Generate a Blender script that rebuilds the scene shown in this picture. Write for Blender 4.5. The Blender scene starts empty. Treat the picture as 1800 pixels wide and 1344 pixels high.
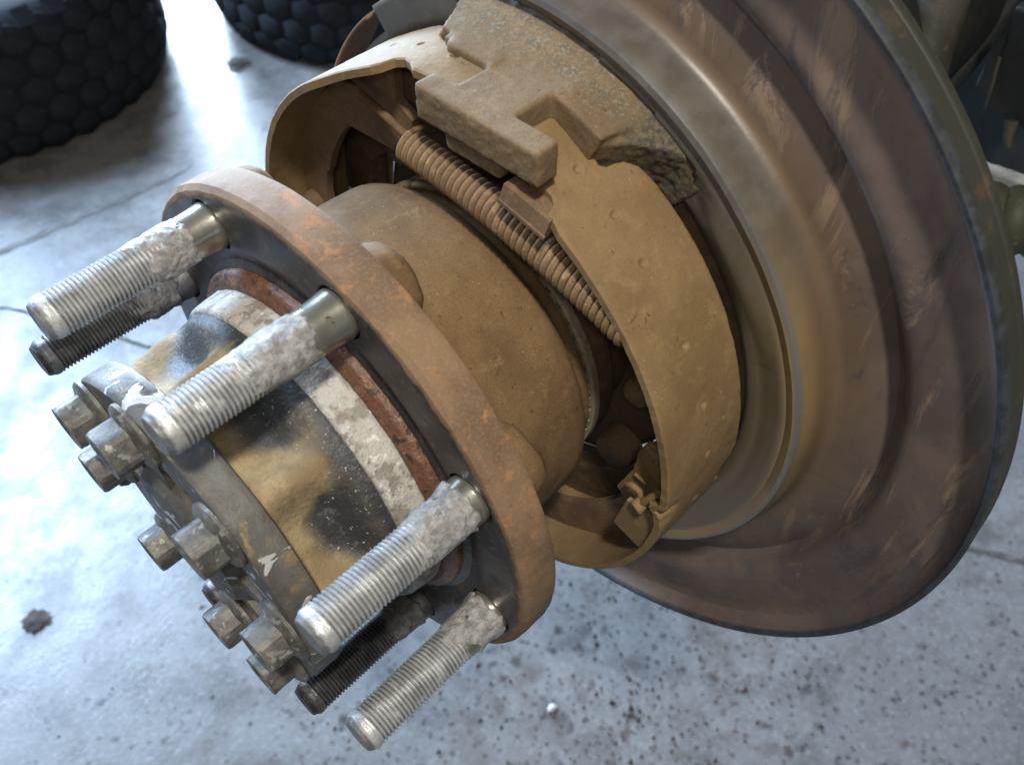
import bpy, bmesh, math, random
from math import sin, cos, pi, radians, degrees, sqrt, atan2, hypot
from mathutils import Vector, Matrix, noise, Euler

random.seed(7)
sc = bpy.context.scene
col = sc.collection
AX = 824.0                        # height of the axle centre line over the floor, mm
# local frame in mm: (x, y, z) = (sideways, up, outboard along the axle); world X = z, Y = x, Z = y + AX
def W(x, y, z): return Vector((z*.001, x*.001, (y+AX)*.001))
def WD(x, y, z): return Vector((z, x, y))
def PW(r, a, z): a = radians(a); return W(r*cos(a), r*sin(a), z)

# ------------------------------------------------------------------ camera
cam_d = bpy.data.cameras.new('camera'); cam = bpy.data.objects.new('camera', cam_d); col.objects.link(cam)
cr = WD(0.722168, 0.0, -0.691717); cd = WD(0.534187, -0.635286, 0.557724); cf = WD(-0.439450, -0.772277, -0.458772)
mw = Matrix((cr, -cd, -cf)).transposed().to_4x4(); mw.translation = W(175.563, 255.783, 89.232)
cam.matrix_world = mw
cam_d.sensor_width = 36; cam_d.lens = 36*1576.9/1800
cam_d.clip_start = .01; cam_d.clip_end = 100
cam_d.dof.use_dof = True; cam_d.dof.focus_distance = .30; cam_d.dof.aperture_fstop = 17
sc.camera = cam
# ------------------------------------------------------------------ light
wd = bpy.data.worlds.new('World'); sc.world = wd; wd.use_nodes = True
wd.node_tree.nodes['Background'].inputs[0].default_value = (.88, .86, .86, 1)
wd.node_tree.nodes['Background'].inputs[1].default_value = .15
def area(name, loc, target, sx, sy, power, color):
    l = bpy.data.lights.new(name, 'AREA'); l.shape = 'RECTANGLE'; l.size = sx; l.size_y = sy
    l.energy = power; l.color = color
    o = bpy.data.objects.new(name, l); col.objects.link(o); o.location = loc
    o.rotation_euler = (Vector(target)-Vector(loc)).to_track_quat('-Z', 'Y').to_euler()
    return o
hubc = W(0, 0, 0)
area('work_light', W(400, 1040, 230), W(20, 0, -20), .07, .10, 15.0, (1.0, .95, .85))
area('camera_fill', W(190, 300, 110), W(10, 10, -60), .03, .03, .24, (1.0, .93, .84))  # weak fill added beside the camera, not a lamp of the place
area('doorway_daylight', W(-5400, 500, -2750), W(-1500, -824, -700), 2.2, 2.4, 1250, (.60, .78, 1.0))
area('window_daylight', W(-3000, 1350, 150), W(-1000, -800, 60), 1.2, 1.2, 300, (.50, .71, 1.0))
sc.view_settings.view_transform = 'Standard'; sc.view_settings.look = 'None'
sc.view_settings.exposure = 0; sc.view_settings.gamma = 1
sc.render.resolution_x = 1024; sc.render.resolution_y = 764
sc.cycles.max_bounces = 6

# ------------------------------------------------------------------ materials
class NT:
    def __init__(s, name, vary=False):
        s.m = bpy.data.materials.new(name); s.m.use_nodes = True; s.t = s.m.node_tree
        s.b = s.t.nodes['Principled BSDF']; s.tc = s.t.nodes.new('ShaderNodeTexCoord')
        s.co = s.raw = s.tc.outputs['Object']
        if vary:                       # every copy gets its own stains
            oi = s.n('ShaderNodeObjectInfo'); v = s.n('ShaderNodeVectorMath', operation='MULTIPLY_ADD')
            s.l(oi.outputs['Random'], v.inputs[0]); v.inputs[1].default_value = (3.7, 5.1, 2.3); s.l(s.raw, v.inputs[2]); s.co = v.outputs[0]
    def n(s, typ, **kw):
        n = s.t.nodes.new(typ)
        for k, v in kw.items(): setattr(n, k, v)
        return n
    def l(s, a, b): s.t.links.new(a, b)
    def setin(s, sock, v):
        if hasattr(v, 'is_output') or isinstance(v, bpy.types.NodeSocket): s.l(v, sock)
        else: sock.default_value = v
    def math(s, op, a, b=None, c=None, clamp=False):
        n = s.n('ShaderNodeMath', operation=op); n.use_clamp = clamp
        s.setin(n.inputs[0], a)
        if b is not None: s.setin(n.inputs[1], b)
        if c is not None: s.setin(n.inputs[2], c)
        return n.outputs[0]
    def mapped(s, sca, rot=(0,0,0), loc=(0,0,0), src=None):
        n = s.n('ShaderNodeMapping'); s.l(src or s.co, n.inputs[0])
        n.inputs['Scale'].default_value = sca; n.inputs['Rotation'].default_value = rot; n.inputs['Location'].default_value = loc
        return n.outputs[0]
    def noise(s, scale, detail=4, rough=.55, dist=0, co=None):
        n = s.n('ShaderNodeTexNoise'); s.l(co or s.co, n.inputs['Vector'])
        n.inputs['Scale'].default_value = scale; n.inputs['Detail'].default_value = detail
        n.inputs['Roughness'].default_value = rough; n.inputs['Distortion'].default_value = dist
        return n.outputs['Fac']
    def voro(s, scale, feature='F1', co=None, rnd=1):
        n = s.n('ShaderNodeTexVoronoi', feature=feature); s.l(co or s.co, n.inputs['Vector'])
        n.inputs['Scale'].default_value = scale; n.inputs['Randomness'].default_value = rnd
        return n.outputs['Distance']
    def step(s, v, lo, hi):
        n = s.n('ShaderNodeMapRange', interpolation_type='SMOOTHSTEP'); s.l(v, n.inputs['Value'])
        n.inputs['From Min'].default_value = lo; n.inputs['From Max'].default_value = hi
        return n.outputs['Result']
    def mix(s, f, a, b):
        n = s.n('ShaderNodeMix', data_type='RGBA'); s.setin(n.inputs[0], f)
        s.setin(n.inputs[6], a if not isinstance(a, tuple) else (*a, 1)[:4]); s.setin(n.inputs[7], b if not isinstance(b, tuple) else (*b, 1)[:4])
        return n.outputs[2]
    def fmix(s, f, a, b):
        n = s.n('ShaderNodeMix', data_type='FLOAT'); s.setin(n.inputs[0], f); s.setin(n.inputs[2], a); s.setin(n.inputs[3], b)
        return n.outputs[0]
    def xyz(s):
        n = s.n('ShaderNodeSeparateXYZ'); s.l(s.raw, n.inputs[0]); return n.outputs
    def radius(s):                 # distance from the axle line, in m
        x = s.xyz(); return s.math('SQRT', s.math('ADD', s.math('MULTIPLY', x[1], x[1]), s.math('MULTIPLY', x[2], x[2])))
    def done(s, color, rough=.6, metal=0., bump=None, strength=.5, dist=.0004, spec=.5):
        s.setin(s.b.inputs['Base Color'], color if not isinstance(color, tuple) else (*color, 1)[:4])
        s.setin(s.b.inputs['Roughness'], rough); s.setin(s.b.inputs['Metallic'], metal)
        s.b.inputs['Specular IOR Level'].default_value = spec
        if bump is not None:
            n = s.n('ShaderNodeBump'); s.l(bump, n.inputs['Height']); n.inputs['Strength'].default_value = strength
            n.inputs['Distance'].default_value = dist; s.l(n.outputs[0], s.b.inputs['Normal'])
        return s.m

def layered(name, base, layers, rough=.7, metal=0., bumps=((900, .6),), strength=.6, dist=.0004, spec=.3, rlayer=None):
    """base colour with noise masked colour layers: (colour, scale, lo, hi[, detail])"""
    t = NT(name); c = base; last = None
    for i, L in enumerate(layers):
        f = t.noise(L[1], L[4] if len(L) > 4 else 5, .6, .2, co=t.mapped((1, 1, 1), loc=(i*3.1, i*1.7, i*.9)))
        last = t.step(f, L[2], L[3]); c = t.mix(last, c, L[0])
    h = None
    for sc_, w in bumps:
        v = t.math('MULTIPLY', t.noise(sc_, 4, .6), w); h = v if h is None else t.math('ADD', h, v)
    r = rough if rlayer is None else t.fmix(last, rough, rlayer)
    return t.done(c, r, metal, h, strength, dist, spec)

def speckled(name, base, dark, light, spot, rough=.8, patch=None, spec=.25, strength=.7, pit=.35, dist=.0005, gw=.42):
    """dusty rusty skin: broad tone drift, fine grain, dark specks and pits, a few bright grains"""
    t = NT(name)
    c = t.mix(t.step(t.noise(38, 5, .6), .35, .68), base, dark)
    c = t.mix(t.step(t.noise(130, 6, .7, .4), .5, .72), c, light)
    if patch: c = t.mix(t.step(t.noise(22, 6, .6, .8, co=t.mapped((1, 1, 1), loc=(4, 2, 7))), .56, .68), c, patch)
    grain = t.noise(1500, 3, .7)
    c = t.mix(t.math('MULTIPLY', t.step(grain, .40, .66), gw), c, tuple(v*.45 for v in dark))
    pv = t.noise(330, 4, .75, .6, co=t.mapped((1, 1, 1), loc=(9, 5, 1)))
    pits = t.step(pv, .625, .70)
    c = t.mix(t.math('MULTIPLY', pits, .8), c, spot)
    gl = t.voro(700); glm = t.step(gl, .085, .05)
    c = t.mix(t.math('MULTIPLY', glm, t.step(t.noise(90, 2), .52, .62)), c, (.75, .66, .50))
    h = t.math('SUBTRACT', t.math('ADD', t.math('MULTIPLY', t.noise(260, 6, .7), 1.2), t.math('MULTIPLY', grain, .25)), t.math('MULTIPLY', pits, pit))
    return t.done(c, t.fmix(pits, rough, .5), 0, h, strength, dist, spec)

M = {}
M['shoe'] = speckled('ochre_brake_dust', (.195, .128, .060), (.150, .096, .044), (.212, .142, .069), (.09, .055, .03), patch=(.195, .125, .058), strength=.22, gw=.2)
M['barrel'] = speckled('brown_rusty_barrel', (.158, .097, .045), (.108, .064, .029), (.185, .117, .057), (.040, .026, .018), pit=.8, strength=.35, gw=.3)
M['anchor'] = speckled('dusty_cast_iron', (.190, .128, .068), (.135, .090, .048), (.210, .150, .085), (.05, .035, .024), patch=(.165, .115, .062), strength=.42, dist=.0007)
def anchor_wear():
    t = NT.__new__(NT); t.m = M['anchor']; t.t = t.m.node_tree; t.b = t.t.nodes['Principled BSDF']
    t.tc = t.n('ShaderNodeTexCoord'); t.co = t.raw = t.tc.outputs['Object']
    old = t.b.inputs['Base Color'].links[0].from_socket; x = t.xyz()
    wob = t.math('MULTIPLY_ADD', t.noise(120, 5, .65), .030, x[1])
    m = t.math('MULTIPLY', t.step(wob, .037, .047), t.step(x[0], .0065, .001))
    rough_ = t.mix(t.step(t.noise(520, 5, .8), .42, .66), (.040, .037, .031), (.120, .095, .055))
    rough_ = t.mix(t.math('MULTIPLY', t.step(t.noise(120, 5, .7), .50, .68), .7), rough_, (.155, .105, .045))
    g = t.mix(t.math('MULTIPLY', t.math('MULTIPLY', t.step(x[0], .010, -.002), t.step(t.noise(260, 6, .75), .38, .60)), .8), old, t.mix(t.step(t.noise(900, 3, .7), .5, .62), (.095, .078, .052), (.20, .175, .12)))
    t.l(t.mix(m, g, rough_), t.b.inputs['Base Color'])
anchor_wear()
M['spring'] = speckled('rusty_spring_wire', (.190, .124, .062), (.15, .088, .045), (.30, .205, .115), (.06, .04, .025), strength=.5)
M['web'] = speckled('rusty_web_steel', (.180, .112, .062), (.115, .068, .038), (.200, .130, .076), (.05, .032, .02), strength=.5)
M['inner'] = speckled('dark_dusty_steel', (.125, .082, .042), (.075, .048, .026), (.16, .11, .06), (.03, .02, .015), strength=.6)
M['bluewash'] = layered('zinc_washed_ring', (.20, .165, .105), [((.27, .235, .165), 90, .45, .6), ((.16, .12, .08), 200, .55, .65)], rough=.55, metal=.2)

t = NT('rusty_flange_rim')            # pinkish rust rim with a machined dark face
r = t.radius(); x = t.xyz()
rim = t.mix(t.step(t.noise(45, 5, .6), .38, .64), (.180, .112, .062), (.118, .072, .039))
rim = t.mix(t.step(t.noise(120, 5, .7, .5), .56, .68), rim, (.255, .128, .055))
rim = t.mix(t.math('MULTIPLY', t.step(t.noise(420, 4, .7), .60, .70), .75), rim, (.12, .065, .045))
rim = t.mix(t.math('MULTIPLY', t.step(t.noise(1200, 2, .7), .46, .7), .25), rim, (.28, .20, .15))
face = t.mix(t.step(t.noise(60, 5, .6, .5), .42, .66), (.040, .036, .036), (.085, .072, .064))
rub = t.noise(260, 4, .6, co=t.mapped((.2, 1, 1)))
face = t.mix(t.math('MULTIPLY', t.step(rub, .54, .70), .5), face, (.15, .14, .125))
face = t.mix(t.step(t.noise(95, 5, .6, .6, co=t.mapped((1, 1, 1), loc=(2, 3, 4))), .61, .68), face, (.13, .060, .036))
wob = t.math('MULTIPLY_ADD', t.noise(110, 4, .6), .0045, r)
isrim = t.step(wob, .0940, .0957)
onface = t.math('GREATER_THAN', x[0], -.0040)
mk = t.math('MAXIMUM', isrim, t.math('SUBTRACT', 1., onface))
h = t.math('ADD', t.math('MULTIPLY', t.noise(300, 5, .7), .7), t.math('MULTIPLY', t.noise(1400, 2, .6), .3))
M['flange'] = t.done(t.mix(mk, face, rim), t.fmix(mk, .42, .80), t.fmix(mk, .45, 0.), t.math('MULTIPLY', h, t.fmix(mk, .35, 1.)), .6, .0004, .4)

M['neck'] = layered('wet_red_rust', (.115, .050, .026), [((.17, .085, .045), 170, .5, .62), ((.035, .022, .018), 260, .55, .63), ((.26, .18, .11), 420, .63, .70)], rough=.42, bumps=((280, 1.), (1100, .5)), strength=1., dist=.0008, spec=.5)
M['white'] = layered('white_corrosion_crust', (.36, .345, .31), [((.20, .18, .155), 130, .48, .6), ((.18, .14, .09), 210, .58, .68), ((.55, .54, .51), 300, .57, .68)], rough=.6, bumps=((230, 1.), (700, .6)), strength=1., dist=.0009, spec=.5)

t = NT('hub_neck_black_and_gold')     # black paint with gold brown dust toward the axle flange
x = t.xyz()
bound = t.math('MULTIPLY_ADD', t.noise(55, 4, .6), -.007, x[0])
rr_ = t.radius()
gold = t.step(t.math('ADD', bound, t.math('MULTIPLY', t.math('SUBTRACT', rr_, .054), 1.25)), .0185, .0245)
blk = t.mix(t.step(t.noise(240, 5, .7), .55, .68), (.030, .031, .032), (.10, .095, .085))
blk = t.mix(t.step(t.noise(700, 3, .7), .64, .70), blk, (.42, .42, .42))
gd = t.mix(t.step(t.noise(70, 5, .6), .38, .62), (.30, .225, .120), (.18, .13, .068))
gd = t.mix(t.math('MULTIPLY', t.step(t.noise(800, 3, .7), .5, .68), .5), gd, (.14, .10, .055))
low = t.step(t.noise(30, 4, .6, .5, co=t.mapped((1, 1, 1), loc=(1, 6, 2))), .56, .64)
gd = t.mix(t.math('MULTIPLY', low, .45), gd, (.085, .075, .055))
h = t.math('ADD', t.noise(650, 4, .7), t.math('MULTIPLY', t.noise(180, 4, .6), 1.2))
M['neckbody'] = t.done(t.mix(gold, blk, gd), t.fmix(gold, .50, .8), 0, h, .8, .0005, .5)

t = NT('grimy_axle_flange_with_silver_drips')
c = t.mix(t.step(t.noise(60, 5, .6), .4, .62), (.105, .100, .088), (.060, .056, .048))
c = t.mix(t.step(t.noise(100, 5, .6, .5, co=t.mapped((1, 1, 1), loc=(3, 1, 1))), .56, .66), c, (.19, .14, .075))
c = t.mix(t.step(t.noise(60, 5, .6, .4, co=t.mapped((1, 1, 1), loc=(5, 1, 8))), .64, .70), c, (.26, .12, .08))
dr = t.step(t.noise(75, 3, .5, 1.2, co=t.mapped((.5, 1, 1.3), loc=(7, 7, 7))), .625, .64)
c = t.mix(dr, c, (.46, .46, .45))
h = t.math('ADD', t.noise(500, 5, .7), t.math('MULTIPLY', dr, .9))
M['axleflange'] = t.done(c, t.fmix(dr, .55, .35), t.fmix(dr, .1, .4), h, .7, .0005, .45)
t = NT('grey_dirty_bolt', True)
c = t.mix(t.step(t.noise(150, 5, .65), .4, .6), (.125, .120, .105), (.065, .062, .055))
c = t.mix(t.step(t.noise(240, 4, .6, .3), .57, .64), c, (.22, .22, .21))
h = t.noise(600, 5, .7)
M['bolt'] = t.done(c, .48, .25, h, .7, .0004, .5)

def zinc(name, a, b, rough):
    t = NT(name, True)
    c = t.mix(t.step(t.noise(120, 5, .6), .38, .62), a, b)
    c = t.mix(t.step(t.noise(500, 4, .7), .63, .70), c, tuple(v*.35 for v in b))
    c = t.mix(t.math('MULTIPLY', t.step(t.radius(), .00665, .00622), .65), c, tuple(v*.14 for v in b))     # thread roots darkened: dirt plus occlusion shade painted into the colour
    h = t.noise(900, 4, .7)
    return t.done(c, t.fmix(t.step(t.noise(300, 4, .6), .4, .65), rough, rough+.18), .52, h, .8, .0003, .5)
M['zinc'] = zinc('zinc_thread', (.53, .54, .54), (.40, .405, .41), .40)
M['shadethread'] = zinc('shaded_zinc_thread', (.12, .12, .125), (.06, .06, .064), .38)  # zinc again, with the shadow of the nearer studs painted in
t = NT('yellowed_zinc_collar', True)
c = t.mix(t.step(t.noise(100, 4, .6), .4, .65), (.46, .45, .38), (.33, .325, .27))
c = t.mix(t.step(t.noise(210, 4, .6, .4, co=t.mapped((1, 1, 1), loc=(1, 2, 9))), .665, .69), c, (.07, .05, .03))
M['collar'] = t.done(c, .24, .85, t.noise(500, 3), .15, .0002, .5)
def paste(name, a, b, cr_):
    t = NT(name, True)
    c = t.mix(t.step(t.noise(300, 5, .7), .38, .62), a, b)
    v = t.voro(330, 'DISTANCE_TO_EDGE', co=t.mapped((1, 1, 1)))
    n2 = t.noise(420, 5, .7, 1.5)
    crk = t.step(n2, .36, .31)
    c = t.mix(crk, c, cr_)
    h = t.math('ADD', t.noise(420, 6, .75, 1.), t.math('MULTIPLY', t.noise(1500, 3, .7), .35))
    return t.done(c, .50, .28, h, 1., .0009, .5)
M['paste'] = paste('silver_anti_seize_paste', (.39, .385, .37), (.22, .215, .205), (.04, .036, .03))
M['shadepaste'] = paste('shaded_anti_seize_paste', (.16, .16, .16), (.08, .08, .08), (.015, .015, .015))  # same silver paste with shade put into its colours

t = NT('mauve_brown_dust_shield')     # painted shield: colours run with the radius, plus mud streaks
r = t.radius()
ringc = t.mix(t.step(t.noise(22, 5, .6, .3), .38, .66), (.185, .125, .060), (.135, .096, .052))
ringc = t.mix(t.math('MULTIPLY', t.step(r, .1236, .1246), t.step(r, .1262, .1254)), ringc, (.115, .105, .090))
ringc = t.mix(t.step(r, .1205, .1185), ringc, (.105, .080, .046))
dish = t.mix(t.step(t.noise(24, 5, .6, .5), .40, .62), (.118, .082, .064), (.078, .055, .046))
brn = t.step(r, .150, .126)
dish = t.mix(t.math('MULTIPLY', brn, .75), dish, (.115, .074, .038))
st = t.noise(44, 7, .68, .8, co=t.mapped((1, 1, .26), rot=(.12, 0, 0), loc=(2, 2, 5)))
zz_ = t.xyz()
band = t.math('MULTIPLY', t.math('MULTIPLY', t.step(r, .129, .138), t.step(r, .180, .172)), t.math('MULTIPLY_ADD', t.step(zz_[2], -.11, .0), .75, .25))
dark_st = t.math('MULTIPLY', t.step(st, .52, .62), band)
dish = t.mix(t.math('MULTIPLY', dark_st, .8), dish, (.036, .032, .033))
lt = t.noise(60, 7, .70, 1.0, co=t.mapped((1, 1, .20), rot=(.10, 0, 0), loc=(8, 1, 3)))
light_st = t.math('MULTIPLY', t.step(lt, .54, .64), band)
dish = t.mix(t.math('MULTIPLY', light_st, .8), dish, (.200, .140, .090))
speck = t.step(t.noise(330, 4, .75), .66, .72)
dish = t.mix(t.math('MULTIPLY', speck, .7), dish, (.050, .042, .040))
ringc = t.mix(t.step(r, .106, .102), ringc, t.mix(t.step(t.noise(80, 5, .6), .4, .6), (.135, .088, .045), (.085, .055, .030)))
c = t.mix(t.step(r, .1275, .1265), dish, ringc)
xa = t.xyz()
topm = t.step(t.math('ADD', xa[2], t.math('MULTIPLY', xa[1], -.55)), -.01, .055)
c = t.mix(t.math('MULTIPLY', topm, t.math('MULTIPLY', t.math('MULTIPLY', t.step(r, .1295, .1275), t.step(r, .100, .106)), .85)), c, t.mix(t.step(t.noise(70, 4, .6), .4, .6), (.080, .076, .070), (.055, .050, .045)))
rimc = t.mix(t.step(t.noise(200, 4, .6), .4, .6), (.030, .034, .040), (.016, .018, .019))
isr = t.step(r, .1800, .1808)
c = t.mix(isr, c, rimc)
xx = t.xyz()
lipm = t.math('MULTIPLY', t.step(xx[0], .0035, .0020), t.step(r, .1795, .1805))
c = t.mix(lipm, c, t.mix(t.step(t.noise(110, 5, .65), .56, .68), (.024, .024, .017), (.05, .036, .02)))
h = t.math('ADD', t.math('MULTIPLY', t.noise(240, 6, .7), .5), t.math('MULTIPLY', t.math('ADD', light_st, t.math('MULTIPLY', dark_st, -.5)), .8))
ro = t.fmix(t.math('MULTIPLY', t.step(r, .1305, .1285), t.step(r, .103, .107)), t.fmix(t.step(t.noise(60, 4, .6), .4, .65), .60, .72), .40)
M['shield'] = t.done(c, ro, 0, h, .5, .0004, .5)

# concrete
t = NT('stained_concrete_floor')
c = t.mix(t.step(t.noise(1.6, 6, .6), .35, .65), (.215, .208, .198), (.165, .158, .152))
c = t.mix(t.step(t.noise(11, 6, .65), .46, .64), c, (.125, .118, .112))
x = t.xyz()
# more grit under the hub than far away (it fell off the rusty parts)
dx = t.math('SUBTRACT', x[0], -.25); dy = t.math('SUBTRACT', x[1], .03)
dd = t.math('SQRT', t.math('ADD', t.math('MULTIPLY', dx, dx), t.math('MULTIPLY', dy, dy)))
near = t.step(dd, 1.05, .05)
c = t.mix(t.math('MULTIPLY', t.step(t.noise(34, 6, .7), .42, .66), .55), c, (.125, .118, .115))
c = t.mix(t.math('MULTIPLY', t.step(t.noise(120, 4, .7), .48, .68), .40), c, (.30, .29, .28))
def wobble(sc_, amt, off):
    n = t.n('ShaderNodeTexNoise'); t.l(t.co, n.inputs['Vector']); n.inputs['Scale'].default_value = sc_; n.inputs['Detail'].default_value = 4
    v = t.n('ShaderNodeVectorMath', operation='MULTIPLY_ADD'); t.l(n.outputs['Color'], v.inputs[0])
    v.inputs[1].default_value = (amt,)*3; t.l(t.mapped((1, 1, 1), loc=off), v.inputs[2]); return v.outputs[0]
def spots(cell, lo, hi, amt, off, tl, th):
    d = t.voro(cell, co=wobble(cell*1.6, amt, off))
    n = t.noise(cell*.33, 4, .65, co=t.mapped((1, 1, 1), loc=off))
    k = t.math('ADD', n, t.math('MULTIPLY', near, .17))
    return t.math('MULTIPLY', t.step(d, hi, lo), t.step(k, tl, th))
sp = t.math('MAXIMUM', spots(34, .12, .34, .020, (3, 1, 0), .60, .72), t.math('MULTIPLY', spots(78, .14, .36, .010, (6, 4, 0), .53, .64), .85))
sp = t.math('MAXIMUM', sp, t.math('MULTIPLY', spots(15, .06, .30, .045, (1, 8, 0), .57, .70), .60))
c = t.mix(t.math('MULTIPLY', sp, .82), c, t.mix(t.step(t.noise(9, 3), .45, .6), (.028, .024, .027), (.070, .046, .040)))
s2 = t.step(t.noise(190, 4, .6, co=t.mapped((1, 1, 1), loc=(1, 1, 0))), .64, .70)
c = t.mix(t.math('MULTIPLY', t.math('MULTIPLY', s2, near), .35), c, (.06, .05, .05))
blot = t.step(t.noise(7, 6, .65, .8, co=t.mapped((1, 1, 1), loc=(2, 9, 0))), .54, .66)
c = t.mix(t.math('MULTIPLY', blot, .45), c, (.105, .088, .078))
h = t.math('ADD', t.math('MULTIPLY', t.noise(160, 5, .7), .6), t.math('MULTIPLY', t.noise(9, 4), 1.5))
ro = t.fmix(t.step(t.noise(14, 5, .6), .35, .65), .26, .46)
M['floor'] = t.done(c, ro, 0, h, .22, .003, .5)
M['crack'] = layered('dirt_in_crack', (.07, .065, .06), [((.12, .11, .10), 60, .45, .6)], rough=.9)
M['rubber'] = layered('tyre_rubber', (.017, .020, .025), [((.023, .026, .030), 30, .45, .65)], rough=.85, bumps=((150, 1.),), dist=.001, spec=.2)
M['groove'] = layered('tyre_groove_rubber', (.011, .013, .017), [((.015, .016, .018), 30, .45, .65)], rough=.8, bumps=((150, 1.),), spec=.2)
M['grit'] = layered('dark_grit', (.045, .035, .032), [((.09, .06, .05), 60, .45, .6)], rough=.8)
M['pebble'] = layered('pale_chip', (.45, .45, .45), [((.45, .45, .45), 200, .45, .6)], rough=.5)
M['olive'] = layered('olive_dusty_tube', (.050, .045, .034), [((.030, .028, .022), 40, .45, .62), ((.060, .052, .038), 120, .58, .68)], rough=.6)
M['under'] = layered('dark_underbody', (.010, .011, .011), [((.018, .018, .016), 25, .48, .65), ((.032, .026, .020), 60, .68, .74)], rough=.6)  # base colours darkened to carry shade from the unbuilt vehicle body
M['greyflat'] = layered('grey_crossmember', (.30, .30, .28), [((.2, .2, .19), 40, .45, .6)], rough=.5)
M['bellow'] = layered('dusty_green_black_rubber', (.045, .047, .028), [((.12, .11, .06), 70, .55, .66)], rough=.6, bumps=((200, 1.),))

# ------------------------------------------------------------------ mesh helpers
def setp(o, **kw):
    for k, v in kw.items():
        if v is not None: o[k] = v
    return o
def thing(name, label, cat, loc, group=None):
    o = bpy.data.objects.new(name, None); col.objects.link(o); o.location = loc; o.empty_display_size = .02
    return setp(o, label=label, category=cat, group=group)
def mesh_from(name, vs, fs, mat, sharp=34):
    me = bpy.data.meshes.new(name); me.from_pydata([tuple(v) for v in vs], [], fs); me.update()
    finish(me, mat, sharp); return me
def finish(me, mat, sharp=34, recalc=True):
    bm = bmesh.new(); bm.from_mesh(me)
    if recalc: bmesh.ops.recalc_face_normals(bm, faces=bm.faces)
    lim = radians(sharp)
    for f in bm.faces: f.smooth = True
    for e in bm.edges:
        e.smooth = not (len(e.link_faces) == 2 and e.calc_face_angle(0) > lim)
    bm.to_mesh(me); bm.free(); me.materials.clear(); me.materials.append(mat)
def link(name, me, parent=None, **kw):
    o = bpy.data.objects.new(name, me); col.objects.link(o)
    if parent is not None: o.parent = parent
    return setp(o, **kw)
def origin(par):           # world location of a thing / part chain (no rotations used where this matters)
    v = Vector((0, 0, 0))
    while par is not None: v += par.location; par = par.parent
    return v
def put(name, pts, fs, mat, parent=None, sharp=34, **kw):
    """pts in the local mm frame -> world -> local to the parent"""
    o = origin(parent)
    me = mesh_from(name, [W(*p)-o for p in pts], fs, mat, sharp)
    return link(name, me, parent, **kw)
def grid(fn, nu, nv, cu=False, cv=False, capu=False):
    vs = [fn(i/(nu if cu else nu-1), j/(nv if cv else nv-1)) for i in range(nu) for j in range(nv)]
    fs = []
    for i in range(nu if cu else nu-1):
        for j in range(nv if cv else nv-1):
            a = i*nv+j; b = i*nv+(j+1) % nv; c = ((i+1) % nu)*nv+(j+1) % nv; d = ((i+1) % nu)*nv+j
            fs.append((a, b, c, d))
    return vs, fs
def lathe(prof, n=96, a0=None, a1=None, closed=False, mod=None):
    full = a0 is None
    m = len(prof)
    def fn(u, v):
        a = radians(360*u if full else a0+(a1-a0)*u)
        k = min(m-1, int(round(v*(m if closed else m-1)))); r, z = prof[k]
        if mod: r = mod(r, degrees(a), z)
        return (r*cos(a), r*sin(a), z)
    return grid(fn, n, m, full, closed)
def dense(prof, step):     # subdivide a profile
    out = []
    for (r0, z0), (r1, z1) in zip(prof, prof[1:]):
        k = max(1, int(hypot(r1-r0, z1-z0)/step))
        out += [(r0+(r1-r0)*i/k, z0+(z1-z0)*i/k) for i in range(k)]
    return out+[prof[-1]]
def nz(p, s, seed=0): return noise.noise(Vector((p[0]/s+seed*7.3, p[1]/s+seed*3.1, p[2]/s)))
def fr(p, s, seed=0): return nz(p, s, seed)+.5*nz(p, s*.5, seed+1)+.25*nz(p, s*.25, seed+2)
def ss(x, a, b):
    t_ = max(0., min(1., (x-a)/(b-a))); return t_*t_*(3-2*t_)
def lerp_tab(tab, x):
    if x <= tab[0][0]: return tab[0][1]
    for (a, p), (b, q) in zip(tab, tab[1:]):
        if x <= b: return p+(q-p)*(x-a)/(b-a)
    return tab[-1][1]
def box(x0, x1, y0, y1, z0, z1):
    vs = [(x, y, z) for x in (x0, x1) for y in (y0, y1) for z in (z0, z1)]
    return vs, [(0, 1, 3, 2), (4, 6, 7, 5), (0, 4, 5, 1), (2, 3, 7, 6), (0, 2, 6, 4), (1, 5, 7, 3)]
def prism(poly, z0, z1):   # polygon in (x, y), extruded along the axle
    n = len(poly)
    return [(x, y, z0) for x, y in poly]+[(x, y, z1) for x, y in poly], \
        [tuple(range(n)), tuple(range(2*n-1, n-1, -1))]+[(i, (i+1) % n, n+(i+1) % n, n+i) for i in range(n)]
def join(*parts):
    V, F = [], []
    for vs, fs in parts:
        o = len(V); V += list(vs); F += [tuple(i+o for i in f) for f in fs]
    return V, F
def xf(vf, fn): return [fn(p) for p in vf[0]], vf[1]
def cyl(c, axis, r0, r1, L, n=24, bev=.6, cap0=True):
    """cylinder from point c along axis, radius r0 -> r1, with bevelled end"""
    ax = Vector(axis).normalized(); u = ax.orthogonal().normalized(); w = ax.cross(u); c = Vector(c)
    rows = [(r0, 0), (r1, L-bev), (r1-bev, L)]
    vs = []
    for r, h in rows:
        for i in range(n):
            a = 2*pi*i/n; p = c+ax*h+(u*cos(a)+w*sin(a))*r; vs.append(tuple(p))
    fs = [(j*n+i, j*n+(i+1) % n, (j+1)*n+(i+1) % n, (j+1)*n+i) for j in range(len(rows)-1) for i in range(n)]
    fs.append(tuple(range(len(vs)-n, len(vs))))
    if cap0: fs.append(tuple(range(n-1, -1, -1)))
    return vs, fs
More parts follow.
